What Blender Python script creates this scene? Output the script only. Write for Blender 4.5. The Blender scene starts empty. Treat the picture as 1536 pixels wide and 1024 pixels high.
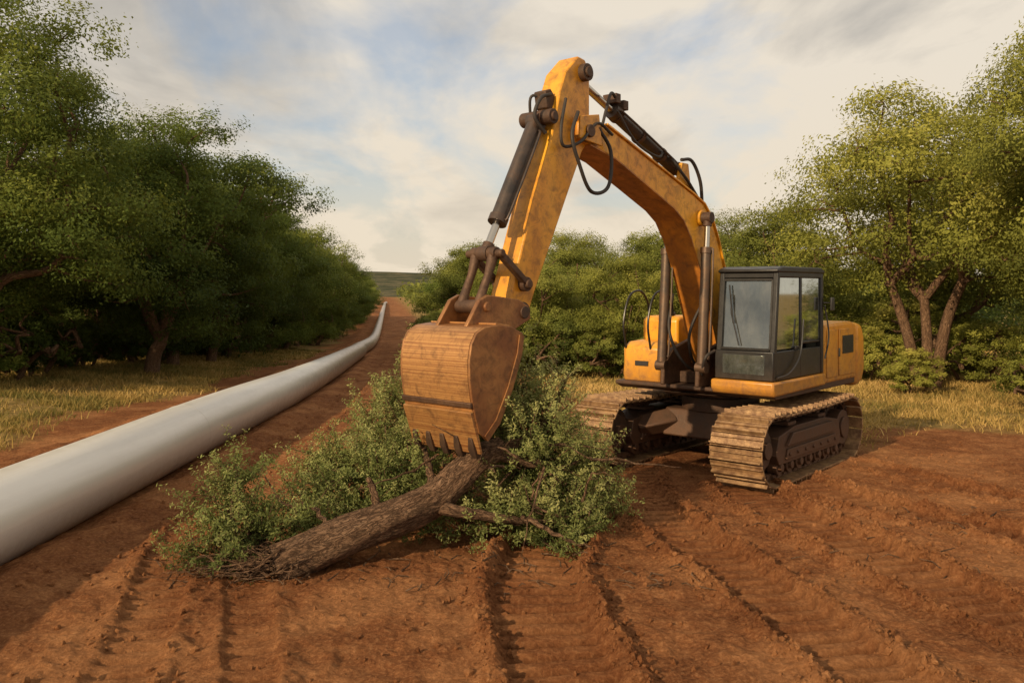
import bpy, math, random, bmesh
import numpy as np
from mathutils import Vector, Matrix
random.seed(7)
rng = np.random.default_rng(7)
scene = bpy.context.scene
COL = scene.collection

# ------------------------------------------------------------ helpers
def link(o, parent=None):
    COL.objects.link(o)
    if parent is not None:
        o.parent = parent
    return o

def set_smooth(me, ang=35):
    me.polygons.foreach_set('use_smooth', np.ones(len(me.polygons), dtype=bool))
    try:
        me.set_sharp_from_angle(angle=math.radians(ang))
    except Exception:
        pass

def mesh_np(name, V, F, smooth=False):
    V = np.asarray(V, dtype=np.float32); F = np.asarray(F, dtype=np.int32)
    me = bpy.data.meshes.new(name)
    me.vertices.add(len(V)); me.vertices.foreach_set('co', V.ravel())
    m, k = F.shape
    me.loops.add(m*k); me.loops.foreach_set('vertex_index', F.ravel())
    me.polygons.add(m)
    me.polygons.foreach_set('loop_start', np.arange(0, m*k, k, dtype=np.int32))
    me.update(calc_edges=True)
    me.polygons.foreach_set('use_smooth', np.full(m, smooth, dtype=bool))
    return me

def fattr(me, name, data):
    a = me.attributes.new(name, 'FLOAT', 'POINT')
    a.data.foreach_set('value', np.asarray(data, dtype=np.float32))

def catmull(pts, n=8):
    P = [np.array(p, float) for p in pts]
    P = [2*P[0]-P[1]] + P + [2*P[-1]-P[-2]]
    out = []
    for i in range(1, len(P)-2):
        for j in range(n):
            t = j/n
            out.append(0.5*((2*P[i]) + (-P[i-1]+P[i+1])*t + (2*P[i-1]-5*P[i]+4*P[i+1]-P[i+2])*t*t
                            + (-P[i-1]+3*P[i]-3*P[i+1]+P[i+2])*t**3))
    out.append(P[-2])
    return np.array(out)

def frames(path):
    path = np.asarray(path, float)
    T = np.gradient(path, axis=0)
    T /= np.linalg.norm(T, axis=1)[:, None]+1e-9
    up = np.array([0, 0, 1.0])
    if abs(T[0] @ up) > .9: up = np.array([0, 1.0, 0])
    a = np.cross(T[0], up); a /= np.linalg.norm(a)
    A = []
    for t in T:
        a = a - t*(a @ t); a /= np.linalg.norm(a)+1e-9
        A.append(a.copy())
    A = np.array(A); B = np.cross(T, A)
    return T, A, B

class MB:
    def __init__(s): s.v = []; s.f = []
    def add(s, V, F):
        o = len(s.v)
        s.v += [tuple(map(float, p)) for p in V]
        s.f += [tuple(i+o for i in f) for f in F]
    def box(s, x0, x1, y0, y1, z0, z1):
        V = [(x0,y0,z0),(x1,y0,z0),(x1,y1,z0),(x0,y1,z0),(x0,y0,z1),(x1,y0,z1),(x1,y1,z1),(x0,y1,z1)]
        s.add(V, [(0,3,2,1),(4,5,6,7),(0,1,5,4),(1,2,6,5),(2,3,7,6),(3,0,4,7)])
    def prism(s, out, y0, y1):
        n = len(out)
        area = sum(out[i][0]*out[(i+1)%n][1]-out[(i+1)%n][0]*out[i][1] for i in range(n))
        if area < 0: out = out[::-1]
        V = [(x, y0, z) for x, z in out]+[(x, y1, z) for x, z in out]
        F = [tuple(range(n)), tuple(range(2*n-1, n-1, -1))]
        F += [(i, i+n, (i+1) % n+n, (i+1) % n) for i in range(n)]
        s.add(V, F)
    def tube(s, path, rad, seg=12, caps=True, phase=0.0):
        path = np.asarray(path, float); n = len(path)
        rad = np.broadcast_to(np.asarray(rad, float), (n,))
        T, A, B = frames(path)
        V = []
        for i in range(n):
            for j in range(seg):
                a = 2*math.pi*j/seg+phase
                V.append(path[i]+rad[i]*(math.cos(a)*A[i]+math.sin(a)*B[i]))
        F = [(i*seg+j, i*seg+(j+1) % seg, (i+1)*seg+(j+1) % seg, (i+1)*seg+j) for i in range(n-1) for j in range(seg)]
        if caps:
            F.append(tuple(range(seg-1, -1, -1))); F.append(tuple((n-1)*seg+j for j in range(seg)))
        s.add(V, F)
    def cyl(s, p0, p1, r, seg=24, r1=None):
        s.tube([p0, p1], [r, r if r1 is None else r1], seg)
    def beam(s, p0, p1, w):
        s.tube([p0, p1], w*.7071, 4, phase=math.pi/4)
    def obj(s, name, mat, parent=None, bevel=0, smooth=True, label=None, seg=2):
        me = bpy.data.meshes.new(name)
        me.from_pydata(s.v, [], s.f); me.update()
        if smooth: set_smooth(me, 32)
        me.materials.append(mat)
        o = link(bpy.data.objects.new(name, me), parent)
        if bevel:
            m = o.modifiers.new('bevel', 'BEVEL'); m.width = bevel; m.segments = seg
            m.limit_method = 'ANGLE'; m.angle_limit = math.radians(32)
        if label: o['label'] = label
        return o

# ------------------------------------------------------------ noise
TAB = rng.random((256, 256))
def vnoise(x, y, s=0):
    x = np.asarray(x, float)+s*17.31; y = np.asarray(y, float)+s*9.73
    xi = np.floor(x).astype(int); yi = np.floor(y).astype(int)
    fx = x-xi; fy = y-yi
    fx = fx*fx*(3-2*fx); fy = fy*fy*(3-2*fy)
    a = TAB[xi % 256, yi % 256]; b = TAB[(xi+1) % 256, yi % 256]
    c = TAB[xi % 256, (yi+1) % 256]; d = TAB[(xi+1) % 256, (yi+1) % 256]
    return (a*(1-fx)+b*fx)*(1-fy)+(c*(1-fx)+d*fx)*fy
def fbm(x, y, o=4, s=0):
    r = 0; amp = .5; t = 0
    for i in range(o):
        r = r+amp*vnoise(x*2**i, y*2**i, s+i*3); t += amp; amp *= .55
    return r/t
def sstep(a, b, x):
    t = np.clip((x-a)/(b-a), 0, 1); return t*t*(3-2*t)

# ------------------------------------------------------------ node helpers
def new_mat(name):
    m = bpy.data.materials.new(name); m.use_nodes = True
    nt = m.node_tree; nt.nodes.clear()
    out = nt.nodes.new('ShaderNodeOutputMaterial')
    return m, nt, out
def nd(nt, t, **kw):
    n = nt.nodes.new(t)
    for k, v in kw.items():
        if k in n.inputs: n.inputs[k].default_value = v
        else: setattr(n, k, v)
    return n
def ramp(nt, fac, stops):
    r = nt.nodes.new('ShaderNodeValToRGB')
    el = r.color_ramp.elements
    while len(el) < len(stops): el.new(0.5)
    for e, (p, c) in zip(el, stops):
        e.position = p; e.color = c if len(c) == 4 else (*c, 1)
    nt.links.new(fac, r.inputs[0]); return r
def mix(nt, fac, a, b, mode='MIX'):
    m = nt.nodes.new('ShaderNodeMix'); m.data_type = 'RGBA'; m.blend_type = mode
    for s, v in ((m.inputs[0], fac), (m.inputs[6], a), (m.inputs[7], b)):
        if isinstance(v, (int, float)): s.default_value = v
        elif isinstance(v, tuple): s.default_value = v if len(v) == 4 else (*v, 1)
        else: nt.links.new(v, s)
    return m.outputs[2]
def math_(nt, op, a, b=None, c=None):
    m = nt.nodes.new('ShaderNodeMath'); m.operation = op
    for i, v in enumerate((a, b, c)):
        if v is None: continue
        if isinstance(v, (int, float)): m.inputs[i].default_value = v
        else: nt.links.new(v, m.inputs[i])
    return m.outputs[0]
def noise(nt, vec, scale, detail=5, rough=.6, dist=0):
    n = nd(nt, 'ShaderNodeTexNoise', Scale=scale, Detail=detail, Roughness=rough, Distortion=dist)
    if vec is not None: nt.links.new(vec, n.inputs['Vector'])
    return n.outputs[0]
def mapping(nt, vec, scale=(1, 1, 1), rot=(0, 0, 0), loc=(0, 0, 0)):
    m = nt.nodes.new('ShaderNodeMapping')
    m.inputs['Scale'].default_value = scale; m.inputs['Rotation'].default_value = rot; m.inputs['Location'].default_value = loc
    nt.links.new(vec, m.inputs['Vector']); return m.outputs[0]

def weathered(name, c_main, c_alt, c_dirt, rough=.45, metal=0.0, dirt=.5, streak=(1, 1, 1), sscale=3, bump=.15, bscale=25, low=None, spec=.5, lo=.38, hi=.62):
    m, nt, out = new_mat(name)
    tc = nt.nodes.new('ShaderNodeTexCoord').outputs['Object']
    n1 = noise(nt, mapping(nt, tc, streak), sscale, 8, .65)
    n2 = noise(nt, tc, 6, 10, .72, .6)
    n3 = noise(nt, tc, bscale, 6, .6)
    r1 = ramp(nt, n1, [(lo, (0, 0, 0)), (hi, (1, 1, 1))]).outputs[0]
    col = mix(nt, r1, c_main, c_alt)
    r2 = ramp(nt, n2, [(max(0.0, .72-dirt*.5), (0, 0, 0)), (.80, (1, 1, 1))]).outputs[0]
    col = mix(nt, r2, col, c_dirt)
    r3 = ramp(nt, noise(nt, tc, 38, 4, .7), [(.66, (0, 0, 0)), (.72, (1, 1, 1))]).outputs[0]
    col = mix(nt, math_(nt, 'MULTIPLY', r3, .5*dirt+.1), col, c_dirt)
    geo = nt.nodes.new('ShaderNodeNewGeometry')
    ed = ramp(nt, geo.outputs['Pointiness'], [(.515, (0, 0, 0)), (.56, (1, 1, 1))]).outputs[0]
    col = mix(nt, math_(nt, 'MULTIPLY', math_(nt, 'MULTIPLY', ed, n2), 1.2*dirt), col, c_dirt)
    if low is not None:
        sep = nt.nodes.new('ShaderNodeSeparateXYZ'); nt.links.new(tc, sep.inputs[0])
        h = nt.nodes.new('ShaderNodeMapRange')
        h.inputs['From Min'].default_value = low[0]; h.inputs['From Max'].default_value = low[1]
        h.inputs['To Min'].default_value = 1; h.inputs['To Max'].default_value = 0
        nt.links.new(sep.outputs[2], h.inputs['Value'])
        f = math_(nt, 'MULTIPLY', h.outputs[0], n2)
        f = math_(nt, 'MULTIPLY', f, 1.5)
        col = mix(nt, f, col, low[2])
    b = nd(nt, 'ShaderNodeBsdfPrincipled', Roughness=rough, Metallic=metal)
    b.inputs['Specular IOR Level'].default_value = spec
    nt.links.new(col, b.inputs['Base Color'])
    rr = nt.nodes.new('ShaderNodeMapRange'); nt.links.new(n2, rr.inputs['Value'])
    rr.inputs['To Min'].default_value = rough-.12; rr.inputs['To Max'].default_value = min(1, rough+.35)
    nt.links.new(rr.outputs[0], b.inputs['Roughness'])
    bp = nd(nt, 'ShaderNodeBump', Strength=bump, Distance=.02)
    nt.links.new(math_(nt, 'ADD', n3, math_(nt, 'MULTIPLY', n1, .6)), bp.inputs['Height']); nt.links.new(bp.outputs[0], b.inputs['Normal'])
    nt.links.new(b.outputs[0], out.inputs[0])
    return m

M_yellow = weathered('yellow_paint', (.82, .38, .02), (.70, .29, .014), (.15, .065, .022), .28, 0, .42, (1, 1, .35), 2.5, .05, 30, (1.2, 2.1, (.25, .12, .05)))
M_boom = weathered('boom_paint', (.84, .40, .022), (.68, .28, .014), (.11, .045, .018), .30, 0, .50, (1, 1, .3), 1.6, .08, 30)
M_bucket = weathered('bucket_shell_steel', (.66, .355, .12), (.28, .11, .036), (.07, .03, .014), .34, .35, .46, (.5, .10, 20), 2.6, .25, 26, lo=.34, hi=.64)
M_bside = weathered('bucket_side_steel', (.42, .20, .066), (.25, .10, .036), (.07, .032, .016), .38, .35, .5, (1, 1, 1), 2.0, .2, 26)
M_track = weathered('track_steel', (.46, .29, .14), (.19, .11, .052), (.12, .052, .026), .42, .3, .5, (1, 1, 1), 8, .4, 30)
M_darksteel = weathered('dark_steel', (.030, .024, .020), (.052, .035, .023), (.10, .047, .025), .5, .3, .65, (1, 1, 1), 5, .3, 30, (0, 1.1, (.14, .066, .033)))
M_black = weathered('black_paint', (.008, .008, .009), (.014, .013, .012), (.035, .024, .016), .28, 0, .22, (1, 1, .4), 3, .05, 30, (1.3, 1.8, (.06, .036, .02)))
M_cyl = weathered('cylinder_steel', (.04, .034, .032), (.075, .055, .045), (.10, .05, .028), .35, .5, .4, (1, 1, 1), 5, .1, 30)
M_rust = weathered('rusty_steel', (.13, .068, .036), (.07, .035, .02), (.045, .026, .018), .5, .4, .5, (1, 1, 1), 5, .3, 30)
M_tooth = weathered('tooth_steel', (.09, .05, .028), (.05, .028, .018), (.035, .02, .014), .5, .4, .5, (1, 1, 1), 5, .3, 30)
M_rubber = weathered('hose_rubber', (.012, .011, .011), (.02, .018, .016), (.06, .035, .02), .55, 0, .4)
m, nt, out = new_mat('chrome_rod'); b = nd(nt, 'ShaderNodeBsdfPrincipled', Roughness=.22, Metallic=1.0); b.inputs['Base Color'].default_value = (.45, .42, .38, 1)
nt.links.new(b.outputs[0], out.inputs[0]); M_chrome = m
m, nt, out = new_mat('dusty_glass')
tr = nd(nt, 'ShaderNodeBsdfTransparent'); tr.inputs[0].default_value = (.20, .24, .25, 1)
gl = nd(nt, 'ShaderNodeBsdfGlossy', Roughness=.04); gl.inputs[0].default_value = (.75, .82, .84, 1)
df = nd(nt, 'ShaderNodeBsdfDiffuse'); df.inputs[0].default_value = (.30, .31, .30, 1)
lw = nd(nt, 'ShaderNodeLayerWeight', Blend=.35)
mx = nt.nodes.new('ShaderNodeMixShader'); f = math_(nt, 'ADD', math_(nt, 'MULTIPLY', lw.outputs[0], .5), .22)
nt.links.new(f, mx.inputs[0]); nt.links.new(tr.outputs[0], mx.inputs[1]); nt.links.new(gl.outputs[0], mx.inputs[2])
tc = nt.nodes.new('ShaderNodeTexCoord').outputs['Object']
dn = ramp(nt, noise(nt, mapping(nt, tc, (1, 1, .5)), 2.5, 8, .7), [(.38, (.02, .02, .02)), (.72, (.30, .30, .30))]).outputs[0]
mx2 = nt.nodes.new('ShaderNodeMixShader'); nt.links.new(dn, mx2.inputs[0]); nt.links.new(mx.outputs[0], mx2.inputs[1]); nt.links.new(df.outputs[0], mx2.inputs[2])
nt.links.new(mx2.outputs[0], out.inputs[0]); M_glass = m

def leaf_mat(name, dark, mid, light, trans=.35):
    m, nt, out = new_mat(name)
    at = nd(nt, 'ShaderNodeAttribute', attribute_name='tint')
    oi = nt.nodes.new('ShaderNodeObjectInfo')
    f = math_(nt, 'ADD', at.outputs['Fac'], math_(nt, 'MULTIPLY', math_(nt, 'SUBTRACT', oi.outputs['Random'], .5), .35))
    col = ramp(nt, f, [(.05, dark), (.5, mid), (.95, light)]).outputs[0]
    d = nd(nt, 'ShaderNodeBsdfPrincipled', Roughness=.65); d.inputs['Specular IOR Level'].default_value = .12
    nt.links.new(col, d.inputs['Base Color'])
    t = nd(nt, 'ShaderNodeBsdfTranslucent'); nt.links.new(mix(nt, .3, col, (.34, .33, .04), 'MIX'), t.inputs[0])
    x = nt.nodes.new('ShaderNodeMixShader'); x.inputs[0].default_value = trans
    nt.links.new(d.outputs[0], x.inputs[1]); nt.links.new(t.outputs[0], x.inputs[2]); nt.links.new(x.outputs[0], out.inputs[0])
    return m
M_leafL = leaf_mat('dark_green_foliage', (.026, .046, .010), (.10, .14, .026), (.26, .28, .055), .33)
M_leafR = leaf_mat('olive_foliage', (.075, .088, .018), (.26, .265, .05), (.48, .43, .10), .37)
M_leafM = leaf_mat('mid_green_foliage', (.045, .060, .014), (.175, .195, .04), (.35, .34, .08), .35)
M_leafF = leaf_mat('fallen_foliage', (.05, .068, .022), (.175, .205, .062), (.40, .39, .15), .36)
M_grass = leaf_mat('dry_grass', (.13, .12, .035), (.38, .255, .08), (.62, .41, .16), .3)

m, nt, out = new_mat('bark')
at = nd(nt, 'ShaderNodeAttribute', attribute_name='bark')
v = mapping(nt, at.outputs['Vector'], (1, 1, .16))
n1 = noise(nt, v, 38, 9, .74, .8); n2 = noise(nt, at.outputs['Vector'], 5, 6, .65)
n4 = noise(nt, mapping(nt, at.outputs['Vector'], (1, 1, .3)), 18, 6, .65, 1.5)
rd = math_(nt, 'ABSOLUTE', math_(nt, 'SUBTRACT', n4, .5))
crk = ramp(nt, rd, [(0.0, (0, 0, 0)), (.05, (1, 1, 1))]).outputs[0]
col = ramp(nt, n1, [(.34, (.07, .04, .024)), (.5, (.20, .12, .073)), (.70, (.38, .25, .16))]).outputs[0]
col = mix(nt, math_(nt, 'MULTIPLY', n2, .5), col, (.23, .125, .068))
col = mix(nt, math_(nt, 'MULTIPLY', math_(nt, 'SUBTRACT', 1.0, crk), .7), col, (.04, .023, .014))
b = nd(nt, 'ShaderNodeBsdfPrincipled', Roughness=.9); b.inputs['Specular IOR Level'].default_value = .15
nt.links.new(col, b.inputs['Base Color'])
bp = nd(nt, 'ShaderNodeBump', Strength=1.0, Distance=.05); nt.links.new(math_(nt, 'ADD', n1, math_(nt, 'MULTIPLY', crk, .35)), bp.inputs['Height']); nt.links.new(bp.outputs[0], b.inputs['Normal'])
nt.links.new(b.outputs[0], out.inputs[0]); M_bark = m

# ------------------------------------------------------------ camera / world / sun
cam = bpy.data.objects.new('camera', bpy.data.cameras.new('camera')); COL.objects.link(cam)
cam.location = (0, 0, 3.0); cam.rotation_euler = (math.radians(90), 0, 0)
cam.data.lens = 30; cam.data.sensor_width = 36; cam.data.shift_y = -80/1536
cam.data.clip_end = 5000; scene.camera = cam
scene.view_settings.view_transform = 'Standard'; scene.view_settings.look = 'None'; scene.view_settings.exposure = 0

SAZ = np.array([-.66, -.75]); EL = math.radians(25)
sdir = Vector((SAZ[0]*math.cos(EL), SAZ[1]*math.cos(EL), math.sin(EL)))
sun = bpy.data.objects.new('sun', bpy.data.lights.new('sun', 'SUN')); COL.objects.link(sun)
sun.data.energy = 5.0; sun.data.angle = math.radians(.7); sun.data.color = (1.0, .77, .48)
sun.rotation_euler = sdir.to_track_quat('Z', 'Y').to_euler()

w = bpy.data.worlds.new('World'); scene.world = w; w.use_nodes = True
nt = w.node_tree; nt.nodes.clear(); out = nt.nodes.new('ShaderNodeOutputWorld')
sky = nt.nodes.new('ShaderNodeTexSky'); sky.sky_type = 'NISHITA'; sky.sun_disc = False
sky.sun_elevation = EL; sky.sun_rotation = math.atan2(SAZ[0], SAZ[1]); sky.dust_density = 3
bg1 = nt.nodes.new('ShaderNodeBackground'); bg1.inputs[1].default_value = .15
nt.links.new(sky.outputs[0], bg1.inputs[0])
g = nt.nodes.new('ShaderNodeTexCoord').outputs['Generated']
sp = nt.nodes.new('ShaderNodeSeparateXYZ'); nt.links.new(g, sp.inputs[0])
def spot(dx, dy, dz_, power):
    d = np.array([dx, dy, dz_]); d = d/np.linalg.norm(d)
    s = math_(nt, 'ADD', math_(nt, 'ADD', math_(nt, 'MULTIPLY', sp.outputs[0], float(d[0])), math_(nt, 'MULTIPLY', sp.outputs[1], float(d[1]))), math_(nt, 'MULTIPLY', sp.outputs[2], float(d[2])))
    return math_(nt, 'POWER', math_(nt, 'MAXIMUM', s, 0.0), power)
zz = math_(nt, 'MAXIMUM', sp.outputs[2], 0.0); dz = math_(nt, 'ADD', zz, .16)
cb = nt.nodes.new('ShaderNodeCombineXYZ')
nt.links.new(math_(nt, 'DIVIDE', sp.outputs[0], dz), cb.inputs[0]); nt.links.new(math_(nt, 'DIVIDE', sp.outputs[1], dz), cb.inputs[1])
v = mapping(nt, cb.outputs[0], (1.0, .5, 1), (0, 0, math.radians(60)), (5.6, 2.4, 0))
n1 = noise(nt, v, 1.5, 11, .55, .4)
n2 = noise(nt, mapping(nt, cb.outputs[0], (1, .5, 1), (0, 0, math.radians(55)), (8.3, 5.2, 0)), 1.5, 11, .56, .5)
blue = math_(nt, 'MULTIPLY', math_(nt, 'MAXIMUM', spot(-.06, 1, .26, 60), math_(nt, 'MULTIPLY', spot(-.42, 1, .18, 80), .6)), .19)
mk = math_(nt, 'SUBTRACT', math_(nt, 'ADD', n1, .09), blue)
mask = ramp(nt, mk, [(.36, (.38, .38, .38)), (.52, (1, 1, 1))]).outputs[0]
grey = math_(nt, 'MULTIPLY', spot(-.38, 1, .38, 50), .19)
ck = math_(nt, 'SUBTRACT', math_(nt, 'ADD', n2, .08), grey)
ccol = ramp(nt, ck, [(.28, (.38, .365, .34)), (.42, (.62, .575, .51)), (.58, (.90, .81, .68))]).outputs[0]
hz = ramp(nt, zz, [(0, (1, 1, 1)), (.24, (0, 0, 0))]).outputs[0]
ccol = mix(nt, math_(nt, 'MULTIPLY', hz, .7), ccol, (.94, .79, .58))
mask2 = math_(nt, 'MAXIMUM', mask, math_(nt, 'MULTIPLY', hz, .95))
bg2 = nt.nodes.new('ShaderNodeBackground'); nt.links.new(ccol, bg2.inputs[0]); bg2.inputs[1].default_value = .92
ms = nt.nodes.new('ShaderNodeMixShader'); nt.links.new(mask2, ms.inputs[0]); nt.links.new(bg1.outputs[0], ms.inputs[1]); nt.links.new(bg2.outputs[0], ms.inputs[2])
nt.links.new(ms.outputs[0], out.inputs[0])

# ------------------------------------------------------------ ground
def pipe_x(y):
    return np.interp(y, [-50, 9, 13, 17, 21.5, 26.6, 35.8, 58, 85, 113, 274, 500, 900], [-5.72, -5.72, -5.74, -5.84, -6.1, -6.6, -7.6, -10.3, -13.9, -17.8, -41, -74, -140])
def drop(y): return -.04*np.clip(np.asarray(y, float)-17, 0, 75)

RUTS = [([(1.3, 4.0), (.60, 5.6), (.40, 6.6), (.28, 7.7), (.24, 9.0), (.6, 10.4), (1.3, 12.2), (2.2, 14.6)], .86, 1.0),
        ([(3.5, 4.2), (2.95, 5.8), (2.6, 7.4), (2.3, 9.0), (2.0, 10.8), (1.85, 12.6), (2.1, 15)], .72, .85),
        ([(6.4, 4.4), (5.2, 6.2), (4.45, 7.8), (4.0, 9.6), (3.6, 11.4), (3.5, 13)], .86, 1.0),
        ([(9.5, 7.4), (7.6, 8.9), (6.0, 10.4), (4.9, 11.9), (4.4, 13.6)], .74, .9),
        ([(10.5, 10.0), (8.4, 11.3), (6.8, 12.7), (6.0, 14.5)], .6, .6),
        ([(-2.9, 4.2), (-3.1, 7.0), (-3.9, 10), (-4.2, 14), (-4.4, 20), (-5.0, 26), (-6.2, 36), (-8.8, 58), (-12.5, 85)], .50, .34),
        ([(-1.4, 4.2), (-2.0, 6.5), (-3.0, 10), (-3.2, 14), (-3.3, 20), (-3.9, 26), (-5.2, 36), (-7.8, 58), (-11.5, 85)], .40, .28)]
RP = []
for pts, wd, st in RUTS:
    c = catmull([(p[0], p[1], 0) for p in pts], 5)[:, :2]
    RP.append((c, wd, st))

GROOVE = None
def ground_z(x, y, detail=True):
    global GROOVE
    x = np.asarray(x, float); y = np.asarray(y, float); shp = x.shape
    x = x.ravel(); y = y.ravel()
    flat = 1-np.exp(-(np.hypot(x-3.65, y-14.94)/2.6)**4)
    z = (fbm(x*.25, y*.25, 3, 1)-.5)*.14*flat+drop(y)
    px = pipe_x(y); d = x-px
    z = z+.10*np.exp(-((np.abs(d)-.75)/.3)**2)*(0.5+fbm(x*1.3, y*1.3, 3, 5))
    z = z+.26*np.exp(-((d+2.1)/.55)**2)*(.4+fbm(x*.8, y*.8, 4, 6))
    z = z+.35*sstep(-3.5, -9, d)
    near = np.exp(-(np.maximum(0, np.hypot(x-1, y-8)-14)/8)**2)
    rutm = np.zeros_like(z); grv = np.zeros_like(z)
    if detail:
        ex = (fbm(x*1.6, y*1.6, 4, 9)-.5)*.06+(fbm(x*6, y*6, 4, 12)-.5)*.045
        rid = 1-np.abs(2*fbm(x*3.4+y*.4, y*2.2, 4, 21)-1)
        ex = (ex+(rid**4)*.03+(fbm(x*17, y*17, 3, 62)-.5)*.022)*near
        w1 = fbm(x*2.3, y*2.3, 3, 31)-.5
        hv = .5+.8*fbm(x*.8, y*.8, 3, 40)
        lump = fbm(x*9, y*9, 4, 50); l2 = fbm(x*18, y*18, 3, 60)
        for c, wd, st in RP:
            dm = np.full(z.shape, 9.0); sm = np.zeros(z.shape); acc = 0
            for i in range(len(c)-1):
                a = c[i]; e = c[i+1]-a; L = math.hypot(*e)
                lo = np.minimum(c[i], c[i+1])-1.6; hi = np.maximum(c[i], c[i+1])+1.6
                k = np.nonzero((x > lo[0]) & (x < hi[0]) & (y > lo[1]) & (y < hi[1]))[0]
                if len(k):
                    xx = x[k]; yy = y[k]
                    t = np.clip(((xx-a[0])*e[0]+(yy-a[1])*e[1])/L**2, 0, 1)
                    dd = np.hypot(xx-a[0]-t*e[0], yy-a[1]-t*e[1]); b = dd < dm[k]
                    dm[k[b]] = dd[b]; sm[k[b]] = (acc+t*L)[b]
                acc += L
            dn = dm+w1*.08
            ins = 1-sstep(wd*.47, wd*.54, dn)
            ex = ex*(1-.8*ins)
            ph = (sm/.235+w1*.14) % 1
            # each shoe leaves a flat pad and a deep narrow bar slot
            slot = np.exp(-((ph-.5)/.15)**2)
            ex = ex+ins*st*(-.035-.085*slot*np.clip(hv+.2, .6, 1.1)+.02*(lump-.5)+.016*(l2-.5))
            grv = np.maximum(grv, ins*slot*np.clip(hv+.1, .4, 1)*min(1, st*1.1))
            berm = np.exp(-((dn-wd*.62)/.095)**2)
            ex = ex+berm*st*.14*hv*(lump*1.1+.1)+berm*st*.07*(l2-.4)
            rutm = np.maximum(rutm, (ins*.35+berm*.75)*st)
        z = z+ex*(.25+.75*flat)
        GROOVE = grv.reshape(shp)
    return z.reshape(shp), rutm.reshape(shp)

def axis(fine0, fine1, step, end0, end1, ref, p):
    a = list(np.arange(fine0, fine1, step))
    v = fine1
    while v < end1:
        a.append(v); v += step*(1+max(0, (v-fine1))/ref)**p
    b = []; v = fine0-step
    while v > end0:
        b.append(v); v -= step*(1+max(0, (fine0-v))/ref)**p
    return np.array(b[::-1]+a)
xs = axis(-5.2, 7.0, .021, -900, 900, 2.5, 1.5)
ys = axis(5.2, 12.8, .021, -12, 1500, 7, 1.75)
X, Y = np.meshgrid(xs, ys)
Z, R = ground_z(X, Y)
nx, ny = len(xs), len(ys)
idx = np.arange(nx*ny).reshape(ny, nx)
F = np.stack([idx[:-1, :-1], idx[:-1, 1:], idx[1:, 1:], idx[1:, :-1]], -1).reshape(-1, 4)
me = mesh_np('ground', np.stack([X, Y, Z], -1).reshape(-1, 3), F, True)
def grass_mask(x, y):
    d = x-pipe_x(y); n = (fbm(x*.35, y*.35, 4, 70)-.5)
    left = sstep(-3.4, -5.0, d+n*3.4)
    right = sstep(16.0, 19.5, y+n*8+np.clip(x-6, 0, 20)*.12)*sstep(7.6, 9.6, d+n*3)
    far = sstep(60, 90, y)*sstep(6, 8, d)
    return np.clip(np.maximum(np.maximum(left, right), far), 0, 1)
G = grass_mask(X, Y)
fattr(me, 'grass', G.ravel()); fattr(me, 'rut', R.ravel()); fattr(me, 'groove_shade', GROOVE.ravel())
m, nt, out = new_mat('red_dirt')
tc = nt.nodes.new('ShaderNodeTexCoord').outputs['Object']
ag = nd(nt, 'ShaderNodeAttribute', attribute_name='grass'); ar = nd(nt, 'ShaderNodeAttribute', attribute_name='rut'); am = nd(nt, 'ShaderNodeAttribute', attribute_name='groove_shade')
big = noise(nt, tc, .5, 7, .6, .5); medn = noise(nt, tc, 3.2, 8, .68); fine = noise(nt, tc, 26, 8, .7); vf = noise(nt, tc, 120, 4, .7)
c = ramp(nt, big, [(.36, (.10, .037, .015)), (.48, (.22, .088, .035)), (.59, (.44, .215, .092))]).outputs[0]
c = mix(nt, .45, c, ramp(nt, medn, [(.36, (.07, .024, .011)), (.5, (.20, .077, .030)), (.64, (.42, .20, .085))]).outputs[0])
c = mix(nt, .42, c, ramp(nt, fine, [(.36, (.04, .014, .007)), (.5, (.20, .078, .031)), (.66, (.44, .22, .10))]).outputs[0])
c = mix(nt, math_(nt, 'MULTIPLY', ar.outputs['Fac'], .5), c, mix(nt, medn, (.075, .024, .010), (.21, .074, .028)))
c = mix(nt, math_(nt, 'MULTIPLY', am.outputs['Fac'], .72), c, (.062, .021, .010))  # shade in the cleat slots, painted into the soil colour
gc = ramp(nt, medn, [(.34, (.11, .09, .032)), (.5, (.25, .17, .06)), (.66, (.40, .275, .11))]).outputs[0]
gf = math_(nt, 'MULTIPLY', ag.outputs['Fac'], math_(nt, 'ADD', .45, fine))
c = mix(nt, math_(nt, 'MINIMUM', gf, 1.0), c, gc)
b = nd(nt, 'ShaderNodeBsdfPrincipled', Roughness=.95); b.inputs['Specular IOR Level'].default_value = .06
nt.links.new(c, b.inputs['Base Color'])
hh = math_(nt, 'ADD', math_(nt, 'MULTIPLY', medn, .4), math_(nt, 'ADD', math_(nt, 'MULTIPLY', fine, .55), math_(nt, 'MULTIPLY', vf, .2)))
bp = nd(nt, 'ShaderNodeBump', Strength=1.0, Distance=.07); nt.links.new(hh, bp.inputs['Height']); nt.links.new(bp.outputs[0], b.inputs['Normal'])
nt.links.new(b.outputs[0], out.inputs[0]); M_dirt = m
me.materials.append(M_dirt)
ground = link(bpy.data.objects.new('ground', me)); ground['kind'] = 'structure'; ground['label'] = 'churned red dirt ground with crawler track ruts'

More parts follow.
